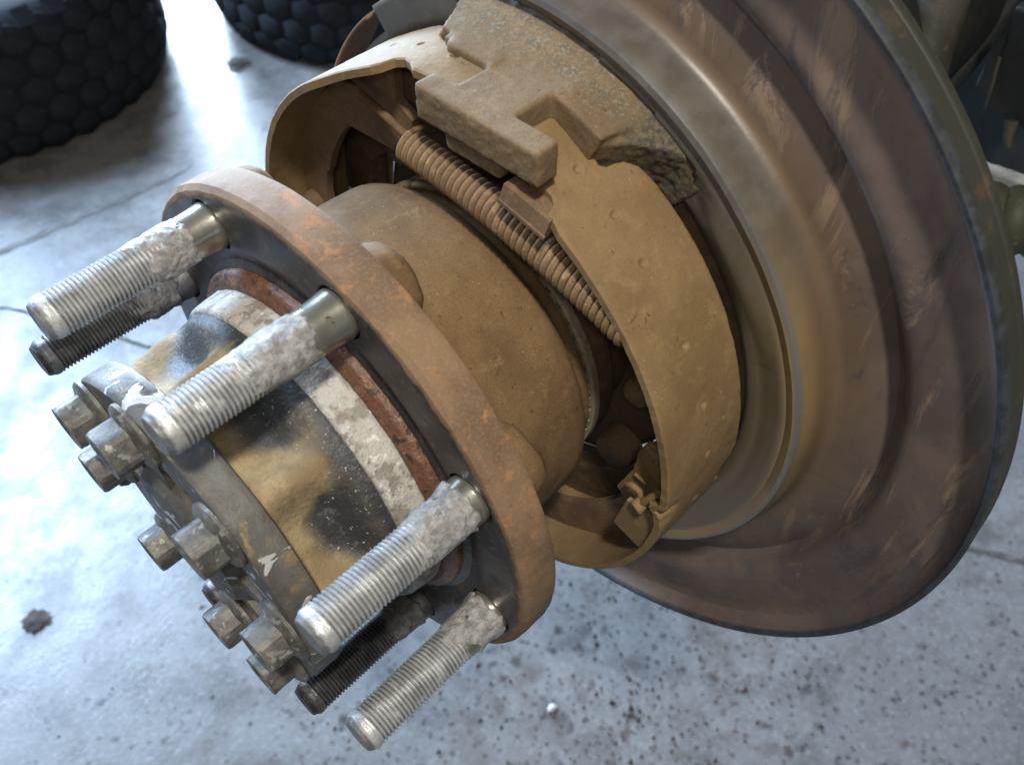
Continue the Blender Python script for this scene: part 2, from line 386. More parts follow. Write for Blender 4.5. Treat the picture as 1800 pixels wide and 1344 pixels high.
def tube(path, r, n=8, closed=False, rf=None):
    P = [Vector(p) for p in path]; vs = []; fs = []; prev = None
    for i, p in enumerate(P):
        tg = (P[min(i+1, len(P)-1)]-P[max(i-1, 0)]).normalized()
        if prev is None: u = tg.orthogonal().normalized()
        else: u = (prev-tg*prev.dot(tg)).normalized()
        prev = u; w = tg.cross(u); rr = rf(i/(len(P)-1)) if rf else r
        for k in range(n):
            a = 2*pi*k/n; vs.append(tuple(p+(u*cos(a)+w*sin(a))*rr))
    for i in range(len(P)-1):
        for k in range(n): fs.append((i*n+k, i*n+(k+1) % n, (i+1)*n+(k+1) % n, (i+1)*n+k))
    fs.append(tuple(range(n-1, -1, -1))); fs.append(tuple(range((len(P)-1)*n, len(P)*n)))
    return vs, fs
def applied(o):            # bake an object's modifiers into its mesh
    dg = bpy.context.evaluated_depsgraph_get(); dg.update()
    me = bpy.data.meshes.new_from_object(o.evaluated_get(dg), preserve_all_data_layers=False, depsgraph=dg)
    old = o.data; o.modifiers.clear(); o.data = me; bpy.data.meshes.remove(old); return o
def cut(o, cutters, mat, sharp=34, op='DIFFERENCE'):
    V, F = join(*cutters); og = origin(o.parent)
    me = mesh_from('cutter', [W(*p)-og for p in V], F, mat); c = link('cutter', me, o.parent)
    m = o.modifiers.new('b', 'BOOLEAN'); m.operation = op; m.object = c; m.solver = 'EXACT'; m.use_self = True
    applied(o); bpy.data.objects.remove(c); bpy.data.meshes.remove(me)
    finish(o.data, mat, sharp, recalc=False)
def cast(name, parts, mat, parent, voxel=.9, smooth=4, amp=.35, scale=4., seed=0, dispfn=None, **kw):
    """weld overlapping solids into one cast body, round its edges and roughen its skin"""
    V, F = join(*parts); og = origin(parent)
    me = mesh_from(name, [W(*p)-og for p in V], F, mat); o = link(name, me, parent, **kw)
    m = o.modifiers.new('r', 'REMESH'); m.mode = 'VOXEL'; m.voxel_size = voxel*.001
    s = o.modifiers.new('s', 'SMOOTH'); s.iterations = smooth; s.factor = .5
    applied(o); me = o.data
    nor = [v.normal.copy() for v in me.vertices]
    for v, n in zip(me.vertices, nor):
        w = v.co+og; p = (w.y*1000, w.z*1000-AX, w.x*1000)
        d = amp*fr(p, scale, seed)
        if dispfn: d += dispfn(p)
        v.co += n*(d*.001)
    me.update(); finish(me, mat, 80, recalc=False); me.name = name
    return o

# ================================================================== SETTING: floor
FL = -.0
def floor_sheet():
    vs, fs = grid(lambda u, v: (-14+26*u, -12+24*v, 0), 3, 3)
    me = mesh_from('floor', vs, fs, M['floor']); o = link('floor', me, None, kind='structure'); return o
floor = floor_sheet()
M['floor_line'] = layered('dark_floor_line', (.135, .128, .118), [((.19, .185, .175), 60, .45, .6)], rough=.8)  # slightly darker strip across the floor
def crack(pts, w, seed, mat='crack'):
    P = []
    for (a, b) in zip(pts, pts[1:]):
        k = max(2, int((Vector(b)-Vector(a)).length/.010))
        P += [Vector(a).lerp(Vector(b), i/k) for i in range(k)]
    P.append(Vector(pts[-1])); L, R = [], []
    for i, p in enumerate(P):
        tg = (P[min(i+1, len(P)-1)]-P[max(i-1, 0)]).normalized(); nn = Vector((-tg.y, tg.x, 0))
        q = (p.x*1000, p.y*1000, 0); off = .006*fr(q, 60, seed)+.0022*fr(q, 14, seed+3)
        ww = w*(.65+.9*abs(fr(q, 25, seed+5)))*min(1, i/6+.15, (len(P)-1-i)/6+.15)
        c = p+nn*off; L.append(c+nn*ww/2); R.append(c-nn*ww/2)
    vs = [(v.x, v.y, .0012) for v in L+R]; n = len(L)
    me = mesh_from('floor_crack', vs, [(i, i+1, n+i+1, n+i) for i in range(n-1)], M[mat])
    link('floor_crack', me, floor, kind='structure')
def fp(x, z): return (z*.001, x*.001, 0)          # floor point from (sideways, outboard) mm
crack([fp(150, -720), fp(207, -767), fp(270, -804), fp(420, -900)], .009, 1)
crack([fp(-1500, 60), fp(-1297, -140), fp(-1262, -470), fp(-1262, -500)], .016, 2, 'floor_line')
crack([fp(-1190, -60), fp(-1097, -120), fp(-1020, -160), fp(-944, -187), fp(-900, -206), fp(-830, -250)], .006, 3)

# ================================================================== TYRES lying on the floor
def hex_block(wd_, ht, dep, seed=0):
    n = 6; out = []
    shape = [(.50, -.27), (.50, .24), (.02, .50), (-.50, .27), (-.50, -.24), (-.02, -.50)]
    rj = random.Random(seed); shape = [(a+rj.uniform(-.11, .04), b+rj.uniform(-.11, .04)) for a, b in shape]
    rows = [(1.0, 0), (.97, dep-1.2), (.91, dep)]
    vs = []
    for s, d in rows:
        for a, b in shape: vs.append((a*wd_*s, b*ht*s, d))
    fs = [(j*n+i, j*n+(i+1) % n, (j+1)*n+(i+1) % n, (j+1)*n+i) for j in range(2) for i in range(n)]
    fs.append(tuple(range(2*n, 3*n)))
    return vs, fs
def tyre(cx, cz, ang0, label, R=372, H=276, face=(0, 0)):
    base = Vector((cz*.001, cx*.001, 0))
    t_ = thing('tyre', label, 'tyre', base, 'worn tyres lying on the concrete floor')
    prof = [(215, 14), (245, 3), (300, 0), (338, 6), (360, 24), (R-3, 48), (R, H/2), (R-3, H-48), (360, H-24), (338, H-6), (300, H), (245, H-3), (215, H-14), (208, H-60), (208, 60), (215, 14)]
    P = dense(prof[:-1]+[prof[-1]], 14)
    vs, fs = lathe(P, 120)
    me = mesh_from('tyre_casing', [(p[0]*.001, p[1]*.001, p[2]*.001) for p in vs], fs, M['groove'], 50)
    link('tyre_casing', me, t_)
    # tread blocks only round the half that can be seen
    bw, bh = 60, 63
    blks = []
    for sd in range(5):
        vs, fs = hex_block(bw, bh, 3.6, sd)
        blks.append(mesh_from('tread_block', [(p[2]*.001, p[0]*.001, p[1]*.001) for p in vs], fs, M['rubber'], 60))
    nb = 37; rows = 5; k = 0
    camang = atan2(.1756-base.y, .0892-base.x)
    rnd = random.Random(int(cx))
    for j in range(rows):
        zc = H/2+(j-(rows-1)/2)*50
        for i in range(nb):
            a = 2*pi*(i+.5*(j % 2))/nb+ang0
            d = (a-camang+pi) % (2*pi)-pi
            if abs(d) > 1.55: continue
            o = link('tread_block', rnd.choice(blks), t_)
            tilt = 0; rr = R-1.5
            if j in (0, rows-1): rr = R-8; tilt = radians(17)*(1 if j == 0 else -1)
            o.location = (rr*cos(a)*.001, rr*sin(a)*.001, zc*.001)
            o.rotation_euler = (rnd.uniform(-.2, .2), tilt, a); o.scale = (1, rnd.uniform(.88, 1.0), rnd.uniform(.86, 1.0))
            # lugs run down the shoulder on the edge rows
    vs, fs = box(-5, 8, -16, 16, -17, 17)
    lug = mesh_from('shoulder_lug', [(p[0]*.001, p[1]*.001, p[2]*.001) for p in vs], fs, M['rubber'], 30)
    for s in (0, 1):
        for i in range(nb):
            a = 2*pi*(i+.5*s)/nb+ang0; d = (a-camang+pi) % (2*pi)-pi
            if abs(d) > 1.4 or (s == 0): continue
            o = link('shoulder_lug', lug, t_); zc = 12 if s == 0 else H-16
            o.location = (354*cos(a)*.001, 354*sin(a)*.001, zc*.001)
            o.rotation_euler = (0, radians(40)*(1 if s == 0 else -1), a)
    return t_
tyre(-1853, -412, .1, 'large black tyre with hexagonal tread blocks lying at the top left corner')
tyre(-1546, -1211, .03, 'black tyre lying farther back, right of the bright gap, behind the brake shoe')

# ================================================================== WHEEL HUB
hub = thing('wheel_hub', 'rusty truck wheel hub with protruding silver studs, nearest the viewer', 'wheel hub', W(0, 0, 0))
A0 = 118.07
studang = [A0-45*k for k in range(8)]
prof = dense([(58, -1.5), (66.5, -1.5), (69.5, -3.0), (76, -.8), (91.8, -.3), (94.2, -.9), (95.7, -2.6), (95.9, -4), (95.9, -13.2), (95.5, -14.0), (94.6, -14.2), (60, -14.2), (58, -14.2), (58, -1.5)], 1.6)[:-1]
def flmod(r, a, z):
    if r > 93: r += .25*fr((r*cos(radians(a)), r*sin(radians(a)), z), 7, 3)
    return r
vs, fs = lathe(prof, 300, closed=True, mod=flmod)
fl = put('hub_flange', vs, fs, M['flange'], hub, 30)
cuts = []
for a in studang:
    ar = radians(a); c = (82.55*cos(ar), 82.55*sin(ar), -6)
    n = 40; rows = [(8.7, -7), (8.7, -1.0), (9.9, .3), (9.9, 3)]
    V = [(c[0]+r*cos(2*pi*i/n), c[1]+r*sin(2*pi*i/n), z) for r, z in rows for i in range(n)]
    F = [(j*n+i, j*n+(i+1) % n, (j+1)*n+(i+1) % n, (j+1)*n+i) for j in range(3) for i in range(n)]
    F += [tuple(range(n-1, -1, -1)), tuple(range(3*n, 4*n))]
    cuts.append((V, F))
cut(fl, cuts, M['flange'], 30)

# bosses behind the flange, one per stud
for k, a in enumerate(studang):
    ar = radians(a); n = 36
    def bf(u, v, ar=ar):
        th = 2*pi*u; rows = [(13.6, -13.5), (13.3, -17.5), (12.6, -20.6), (10.6, -22.6), (7.6, -23.2), (5.5, -22.4), (0.01, -22.2)]
        r, z = rows[min(6, int(round(v*6)))]
        x = 80.5*cos(ar)+r*cos(th); y = 80.5*sin(ar)+r*sin(th)
        return (x+.3*fr((x, y, z), 5, 9), y+.3*fr((y, x, z), 5, 4), z)
    vs, fs = grid(bf, n, 7, True); vs = [(p[0]+.5*fr(p, 7, k), p[1]+.5*fr(p, 7, k+3), p[2]+.6*fr(p, 6, k+5)) for p in vs]
    put('stud_boss', vs, fs, M['barrel'], hub, 50)

# barrel behind the flange
def bmod(r, a, z):
    q = (r*cos(radians(a)), r*sin(radians(a)), z)
    return r+.22*fr(q, 9, 1)+.10*fr(q, 2.2, 2)
prof = dense([(78, -13.9), (73.5, -17), (70.5, -22), (69.2, -30), (68.6, -42), (68.2, -56), (67.0, -60.5), (64.8, -63.4), (62.2, -65.0), (60.6, -66.6), (60.6, -70), (59.6, -72), (52, -72)], 1.5)
vs, fs = lathe(prof, 200, mod=bmod); put('hub_barrel', vs, fs, M['barrel'], hub, 60)
# tone ring
def trm(r, a, z):
    return r
vs, fs = lathe([(50, -72.2), (60.4, -72.2), (61.2, -73.0), (61.2, -75.6), (60.6, -76.2), (50, -76.2)], 160, closed=True)
tr = put('tone_ring', vs, fs, M['bluewash'], hub, 30)
V, F = box(57.6, 60.2, -1.9, 1.9, -72.3, -71.3)
tooth = mesh_from('ring_tooth', [(p[2]*.001, p[0]*.001, p[1]*.001) for p in V], F, M['bluewash'], 30)
for i in range(60):
    o = link('ring_tooth', tooth, tr); o.rotation_euler = (radians(6*i), 0, 0)
vs, fs = lathe(dense([(60.0, -76), (60.2, -84), (59.0, -86), (54.5, -88), (54.5, -104)], 3), 96); put('hub_seal', vs, fs, M['inner'], hub)

# neck in front of the flange: rusty shoulder, crusted ring, black and gold body
def nmod(am, s, seed):
    return lambda r, a, z: r+am*fr((r*cos(radians(a)), r*sin(radians(a)), z), s, seed)
prof = dense([(66.8, -2.6), (66.6, .2), (65.6, 1.2), (64.6, 1.5), (63.6, 2.6), (62.6, 2.9), (60, 2.9)], .8)
vs, fs = lathe(prof, 300, mod=nmod(.28, 2.4, 5)); put('rusty_shoulder', vs, fs, M['neck'], hub, 60)
prof = dense([(58, 2.4), (61.0, 2.6), (61.6, 3.6), (61.2, 8), (60.6, 12.4), (59.8, 13.6), (57.5, 13.9)], .8)
vs, fs = lathe(prof, 300, mod=nmod(.30, 3.0, 6)); put('crusted_ring', vs, fs, M['white'], hub, 60)
BA = [141-45*k for k in range(8)]
def bodymod(r, a, z):
    lob = 0
    for b in BA:
        d = abs((a-b+180) % 360-180); lob = max(lob, math.exp(-(d/8.8)**2))
    w = ss(z, 17, 28)
    q = (r*cos(radians(a)), r*sin(radians(a)), z)
    return r+w*(lob*10.2-5.0)*(1-.25*ss(z, 34, 43))+.14*fr(q, 2.5, 8)+.25*fr(q, 12, 2)
prof = dense([(58.6, 13.2), (58.9, 14.4), (58.0, 18), (55.6, 22), (53.2, 26.5), (52.0, 33), (51.6, 38), (51.6, 43)], 1.1)
vs, fs = lathe(prof, 300, mod=bodymod); put('hub_neck', vs, fs, M['neckbody'], hub, 60)

# axle shaft flange
axf = hub
def plmod(r, a, z):
    if r > 50:
        lob = 0
        for b in BA:
            d = abs((a-b+180) % 360-180); lob = max(lob, math.exp(-(d/12.)**2))
        r += -.7+.9*lob
    q = (r*cos(radians(a)), r*sin(radians(a)), z)
    return r+.12*fr(q, 3, 4)
prof = dense([(40, 42.8), (58.8, 42.8), (60.0, 43.4), (60.4, 44.6), (60.4, 52.8), (59.6, 54.0), (41.5, 54.2), (38.5, 52.4), (33, 51.4), (29, 52.0), (27, 54.6), (24.5, 57.2), (14, 58.2), (.01, 58.6)], 1.3)
vs, fs = lathe(prof, 240, mod=plmod); pl_ = put('axle_flange', vs, fs, M['axleflange'], hub, 40)
# ribs between the bolts and a lump of rust
for k, b in enumerate(BA):
    ar = radians(b)
    V, F = xf(box(26, 43, -3.6, 3.6, 50, 54.6), lambda p, ar=ar: (p[0]*cos(ar)-p[1]*sin(ar), p[0]*sin(ar)+p[1]*cos(ar), p[2]))
    put('cover_rib', V, F, M['axleflange'], pl_, 40)

# hex flange bolts
def hexhead(R, z0, z1):
    rows = [(R, z0), (R, z1-1.1), (R*.90, z1), (R*.62, z1), (R*.54, z1-.5), (.01, z1-.55)]; n = 30; V = []
    for k, (r, z) in enumerate(rows):
        for i in range(n):
            th = 2*pi*i/n
            if k < 2: hr = r*cos(pi/6)/cos((th+pi/6) % (pi/3)-pi/6)
            else: hr = r*(.985)
            V.append((hr*cos(th), hr*sin(th), z))
    F = [(j*n+i, j*n+(i+1) % n, (j+1)*n+(i+1) % n, (j+1)*n+i) for j in range(len(rows)-1) for i in range(n)]
    return V, F
def local_mesh(name, vf, mat, sharp=30):
    return mesh_from(name, [(p[2]*.001, p[0]*.001, p[1]*.001) for p in vf[0]], vf[1], mat, sharp)
hm = local_mesh('flange_bolt', hexhead(8.6, 1.4, 11.0), M['bolt'], 24)
n = 30; V = []; rows = [(11.0, 0), (11.1, 1.2), (10.3, 2.1), (7, 3.4)]
for r_, z_ in rows:
    for i in range(n): V.append((r_*cos(2*pi*i/n)*(1+.02*nz((i, r_, 0), 3)), r_*sin(2*pi*i/n), z_))
cm_ = local_mesh('bolt_washer', (V, [(j*n+i, j*n+(i+1) % n, (j+1)*n+(i+1) % n, (j+1)*n+i) for j in range(3) for i in range(n)]), M['bolt'])
rnd = random.Random(3)
for k, b in enumerate(BA):
    o = link('flange_bolt', hm, hub); o.location = PW(50, b, 54.2)-W(0, 0, 0)
    o.rotation_euler = (rnd.uniform(0, 1.0), 0, 0)
    link('bolt_washer', cm_, o)

# wheel studs
PITCH = 1.38
def thread(L0, L1, R, seed, wear=0.):
    nu = 44; rows = int((L1-L0)/PITCH*6)
    def fn(u, v):
        z = L0+(L1-L0)*v; th = 2*pi*u
        ph = (z/PITCH-u) % 1.0
        tri = 1-abs(2*ph-1)                                   # 0 root .. 1 crest
        tri = max(0, min(1, tri*1.25-.10))
        d = .88*(1-tri)
        q = (R*cos(th), R*sin(th), z)
        fill = ss(fr(q, 6, seed), .25, .75)*.75*wear           # paste packed into the thread here and there
        tip = ss(z+.5*fr(q, 5, seed+8), L1-5.6, L1-3.8)
        r = R-d*(1-fill)*(1-tip)-tip*.12
        r -= max(0, z-(L1-2.4))/2.4*1.35
        r += tip*.22*fr(q, 2.2, seed+5)
        r += .07*fr(q, 1.4, seed+2)
        return (r*cos(th), r*sin(th), z)
    vs, fs = grid(fn, nu, rows, True)
    # end face, slightly dished
    nn = len(vs); ring = [vs[i*rows+rows-1] for i in range(nu)]
    for s, dz in ((.90, .02), (.60, -.25), (.0, -.35)):
        for p in ring: vs.append((p[0]*s, p[1]*s, L1+dz))
    idx = [[i*rows+rows-1 for i in range(nu)]]+[[nn+k*nu+i for i in range(nu)] for k in range(3)]
    for a_, b_ in zip(idx, idx[1:]):
        for i in range(nu): fs.append((a_[i], a_[(i+1) % nu], b_[(i+1) % nu], b_[i]))
    return vs, fs
def smear(z0, z1, R, seed, thick=1.):
    nu, nv = 90, 60
    def fn(u, v):
        z = z0+(z1-z0)*v; th = 2*pi*u; q = (R*cos(th), R*sin(th), z)
        e = min(ss(v+.10*fr((q[0], q[1], 0), 4, seed+9), 0, .10), 1-ss(v+.32*fr(q, 9, seed+4), .55, 1.))
        r = R-1.4+e*(1.45+1.15*(1-ss(z, .5, 8))*(1 if z0 < 5 else 0)+thick*(.42*fr(q, 3.2, seed)+.34*abs(fr(q, 1.5, seed+1))+.75*max(0, fr(q, 7, seed+6))))
        return (r*cos(th), r*sin(th), z)
    return grid(fn, nu, nv, True)
def collar(R0):
    rows = [(6.9, 15), (7.2, 13), (7.3, 8), (7.5, 3.5), (7.9, .8), (8.0, -.4), (7.8, -1.2), (7.8, -5)]; n = 56
    V = [(r*cos(2*pi*i/n), r*sin(2*pi*i/n), z) for r, z in rows for i in range(n)]
    return V, [(j*n+i, j*n+(i+1) % n, (j+1)*n+(i+1) % n, (j+1)*n+i) for j in range(len(rows)-1) for i in range(n)]
cmesh = local_mesh('stud_collar', collar(0), M['collar'], 60)
dcmesh = local_mesh('stud_collar', collar(0), M['shadethread'], 60)  # collar copy with the shade painted into its colour
# per stud: shade painted in?, smear range, smear thickness, wear
cfg = [dict(dark=0, s=(7., 27), th=1.1, wear=.35), dict(dark=0, s=(9., 35), th=.6, wear=.8), dict(dark=0, s=(1.5, 25), th=.7, wear=.35),
       dict(dark=0, s=(-1.0, 20), th=.75, wear=.45), dict(dark=1, s=(2, 20), th=.9, wear=.5), dict(dark=1, s=(2, 18), th=.9, wear=.5),
       dict(dark=1, s=(2, 18), th=.9, wear=.5), dict(dark=1, s=(4, 24), th=1.3, wear=.3)]
for k, a in enumerate(studang):
    c = cfg[k]
    me = local_mesh('wheel_stud', thread(3, 56.6, 7.0, 11*k+1, c['wear']), M['shadethread' if c['dark'] else 'zinc'], 75)
    o = link('wheel_stud', me, hub); o.location = PW(82.55, a, 0)-W(0, 0, 0)
    if c['dark']: o['label'] = 'silver stud with painted-in shade and grey paste at its root'
    else: o['label'] = 'silver stud with grey paste packed round its root'
    co_ = link('stud_collar', cmesh if not c['dark'] else dcmesh, o)
    sm = local_mesh('anti_seize_paste', smear(c['s'][0], c['s'][1], 7.35, 31*k+5, c['th']), M['shadepaste' if c['dark'] else 'paste'], 80)
    link('anti_seize_paste', sm, o)

# ================================================================== BRAKE SHOE (C shaped, inside drum type)
shoe = thing('brake_shoe', 'curved ochre dust covered parking brake shoe band round the hub, open at the top', 'brake shoe', W(0, -106, -75))
RO, TH = 106.2, 2.9
A_HI, A_LO = 79.0, -273.0             # angle runs from the right tongue down round to the left tongue
ZF = [(-273, -64.5), (-271, -63.8), (-264, -63.4), (-261.8, -66.2), (-259.6, -67.6), (-257.6, -66.6), (-256.4, -62.4), (-254.8, -60.4), (-252, -59.4), (-246, -58.6), (-238, -55.8),
      (58.6, -55.8), (60.2, -56.6), (62.3, -57.6), (63.2, -60.9), (64.4, -62.0), (66.4, -61.4), (67.6, -60.0), (70, -61.4), (74.5, -62.0), (77.2, -64.5), (78.4, -68), (79.0, -72.5)]
ZB = [(-273, -79), (-270, -79), (-264, -80), (-260, -83), (-258, -85.4), (-256.4, -88.8), (-255.6, -93.2), (-252, -95.0), (-246, -95.4),
      (-14, -95.2), (-11, -94.8), (-8, -89.0), (-3.0, -90.4), (-1.4, -94.8), (.6, -95.6), (40, -95.4), (57, -94.6), (60.4, -93.4), (62.2, -91), (62.9, -87.4), (63.2, -83.8), (64.2, -82.0), (65.8, -82.6), (70, -83.4), (73.5, -83.2), (76.4, -81.2), (78.2, -78), (79.0, -73.5)]
DIM = [(65.4, -74.9, 2.), (56.4, -75.1, 2.), (47.8, -74.1, 2.), (32.4, -74.7, 1.9), (20.1, -75.7, 1.9), (8.0, -76.7, 2.), (-6, -76, 2.), (-22, -75, 2.),
       (13.5, -85, 1.), (-248, -80, 1.9), (-257.4, -78.2, 1.9), (-266.5, -76.7, 1.9), (-236, -76, 1.9)]
NA, NW = 1000, 60
alist = []
for i in range(NA+1):
    u = i/NA
    alist.append(A_LO+(A_HI-A_LO)*u)
# finer sampling near both ends and near the fold
alist = sorted(set([round(a, 3) for a in alist]+[round(A_LO+.15*i, 3) for i in range(150)]+[round(A_HI-.15*i, 3) for i in range(150)]+[round(-4+.15*i, 3) for i in range(60)]))
def band_pt(a, w, outer):
    zf = lerp_tab(ZF, a); zb = lerp_tab(ZB, a)
    q0 = (RO*cos(radians(a)), RO*sin(radians(a)), 0)
    zf += .18*fr(q0, 5, 3); zb += .25*fr(q0, 5, 4)
    z = zf+(zb-zf)*w
    r = RO
    # inward fold of the front edge at the hold-down clip
    f = math.exp(-((a-.0)/1.3)**2)*3.9+math.exp(-((a+2.4)/1.5)**2)*1.2
    r -= f*ss(z, -64.5, -56.8)
    if a > 61: r += 3.2*ss(a, 62, 76)
    if a < -236: r += 4.6*ss(-a, 240, 266)
    q = (r*cos(radians(a)), r*sin(radians(a)), z)
    if outer:
        for da, dz, dr in DIM:
            if abs(a-da) < 3:
                s = (a-da)*pi/180*RO; d = hypot(s, z-dz)
                r += -.95*math.exp(-(d/dr/.60)**4)+.12*math.exp(-((d-dr)/.5)**2)
        r += .10*fr(q, 6, 5)+.035*fr(q, 1.3, 6)
        # slightly rounded outer edges
        e = min(w, 1-w)*abs(zb-zf)
        r -= .45*(1-ss(e, 0, .8))
    else:
        r -= TH+.08*fr(q, 3, 7)
    return (r*cos(radians(a)), r*sin(radians(a)), z)
V = []; F = []; wl = [0, .008, .018]+[.035+.93*j/(NW-7) for j in range(NW-6)]+[.982, .992, 1.]; nw = len(wl)
for a in alist:
    for w in wl: V.append(band_pt(a, w, True))
    for w in reversed(wl[::1]): V.append(band_pt(a, w, False))
m = 2*nw
for i in range(len(alist)-1):
    for j in range(m):
        F.append((i*m+j, i*m+(j+1) % m, (i+1)*m+(j+1) % m, (i+1)*m+j))
F.append(tuple(range(m))); F.append(tuple((len(alist)-1)*m+j for j in range(m-1, -1, -1)))
put('shoe_band', V, F, M['shoe'], shoe, 42)

# web of the shoe: ring plate inside the band
webp = []
NWB = 170
outer_r = RO-TH+.3
inner = []
for i in range(NWB+1):
    a = 62-(62+222)*i/NWB          # 62 .. -222 (=138)
    ri = 88+1.6*sin(radians(a*3))
    if a < -200: ri = 88-(-200-a)*.0
    inner.append((ri, a))
V = []; F = []
for r_, a_ in inner:
    ar = radians(a_)
    for rr in (r_, outer_r):
        for z in (-73.6, -77.2):
            V.append((rr*cos(ar), rr*sin(ar), z+.15*fr((rr*cos(ar), rr*sin(ar), z), 8, 2)))
for i in range(len(inner)-1):
    b = i*4; c = b+4
    F += [(b, b+2, c+2, c), (b+1, c+1, c+3, b+3), (b, c, c+1, b+1)]
F += [(0, 1, 3, 2), (len(V)-4, len(V)-2, len(V)-1, len(V)-3)]
put('shoe_web', V, F, M['web'], shoe, 30)
# widened left end of the web, reaching to the spring
arc = [(103*cos(radians(a)), 103*sin(radians(a))) for a in (138, 132, 126, 120, 114, 109)]
poly = [(-67, 60.5), (-52, 61.6), (-37.5, 62.5), (-33.5, 64.5), (-27.5, 76), (-26.5, 80), (-34, 84)]+arc[::-1]
vs, fs = prism(poly, -77.2, -73.6); put('web_end', vs, fs, M['web'], shoe, 30)
# rib along that end
vs, fs = tube([(-62, 84.5, -70.4), (-50, 82.5, -70.2), (-36, 80.4, -69.2), (-18, 78.2, -67.5), (-11, 80, -66)], 1.5, 10); put('web_rib', vs, fs, M['web'], shoe, 60)
vs, fs = prism([(-50, 92), (-52, 82), (-18, 79), (6, 82), (6, 99), (-20, 101)], -84, -80.5); put('end_plate', vs, fs, M['web'], shoe, 30)
# right web end: small step block under the anchor
blk = xf(box(-9.5, 8.5, -3.2, 3.2, -66, -54.5), lambda p: (42+p[0]*cos(-.2)-p[1]*sin(-.2), 91.6+p[0]*sin(-.2)+p[1]*cos(-.2), p[2]+(p[1] > 0)*(-1.5 if p[2] > -60 else 0)))
put('web_end', *blk, M['web'], shoe, 30)
ln = xf(box(-9.7, 8.6, -1.0, .2, -54.9, -54.2), lambda p: (42+p[0]*cos(-.2)-p[1]*sin(-.2), 89.6+p[0]*sin(-.2)+p[1]*cos(-.2), p[2]))
put('web_seam', *ln, M['web'], shoe, 30)
# small eye on the left of the web
vs, fs = cyl((-97, 6, -73.7), (0, 0, 1), 6.5, 5.8, 6, 28, 1.0); eye = put('web_eye', vs, fs, M['web'], shoe, 30)
cut(eye, [cyl((-97, 6, -75), (0, 0, 1), 2.3, 2.3, 14, 20, .1)], M['inner'], 30)

# ================================================================== HOLD-DOWN CLIP
clip = thing('hold_down_clip', 'folded sheet metal hold-down clip inside the lower right of the brake shoe', 'clip', W(92, -15, -70))
poly = [(85.5, 6.5), (84.5, -5.4), (79.1, -21.5), (84.1, -27.0), (99.6, -22.9), (102.2, -7.2), (99.4, 7.4), (96.2, 13.0), (91.6, 15.2), (88.0, 13.5)]
cast('clip_plate', [prism(poly, -69.2, -66.6), prism([(88, 12), (99, 8), (101, -2), (93, -3), (87, 4)], -67.2, -65.9)], M['shoe'], clip, .55, 4, .10, 2.)
vs, fs = cyl((93.2, 8.0, -66.2), (0, 0, 1), 1.3, 1.1, 1.0, 16, .3); put('clip_rivet', vs, fs, M['shoe'], clip)
poly = [(88.7, -11.6), (103.1, -11.0), (98.2, -35.6), (84.7, -31.4)]
cast('clip_tab', [prism(poly, -61.4, -59.2)], M['shoe'], clip, .45, 2, .06, 2.)
vs, fs = tube([(85.6, -10.2, -63.5), (86.2, -8.0, -62.2), (88.6, -5.8, -61.8), (91.4, -6.6, -62), (92.4, -9.6, -62), (91.6, -12.5, -61.6)], 1.15, 12); put('clip_hook', vs, fs, M['shoe'], clip, 60)
vs, fs = tube([(99.2, -5.2, -59.4), (100.2, -3.2, -58.8), (99.2, -1.0, -58.6)], 1.1, 12); put('clip_hook', vs, fs, M['shoe'], clip, 60)
vs, fs = cyl((94.4, -8.8, -60.2), (-.25, -.35, 1), 2.7, 2.9, 3.4, 26, .5); ph = put('pin_head', vs, fs, M['shoe'], clip, 40)
cut(ph, [cyl((93.6, -9.9, -57.4), (-.25, -.35, 1), 1.5, 1.7, 3, 16, .1)], M['shoe'], 40)
vs, fs = tube([(95.2, -6.6, -59.6), (97.6, -1.6, -59.8), (99.4, 2.0, -60.6)], 1.5, 12); put('pin_shank', vs, fs, M['shoe'], clip, 60)
for pts in (((86.2, -5.6), (91.4, -6.6)), ((95.2, -6.0), (100.4, -6.8))):
    V, F = tube([(pts[0][0], pts[0][1], -66.0), (pts[1][0], pts[1][1], -66.0)], .75, 8); put('clip_slot_lip', V, F, M['shoe'], clip, 50)

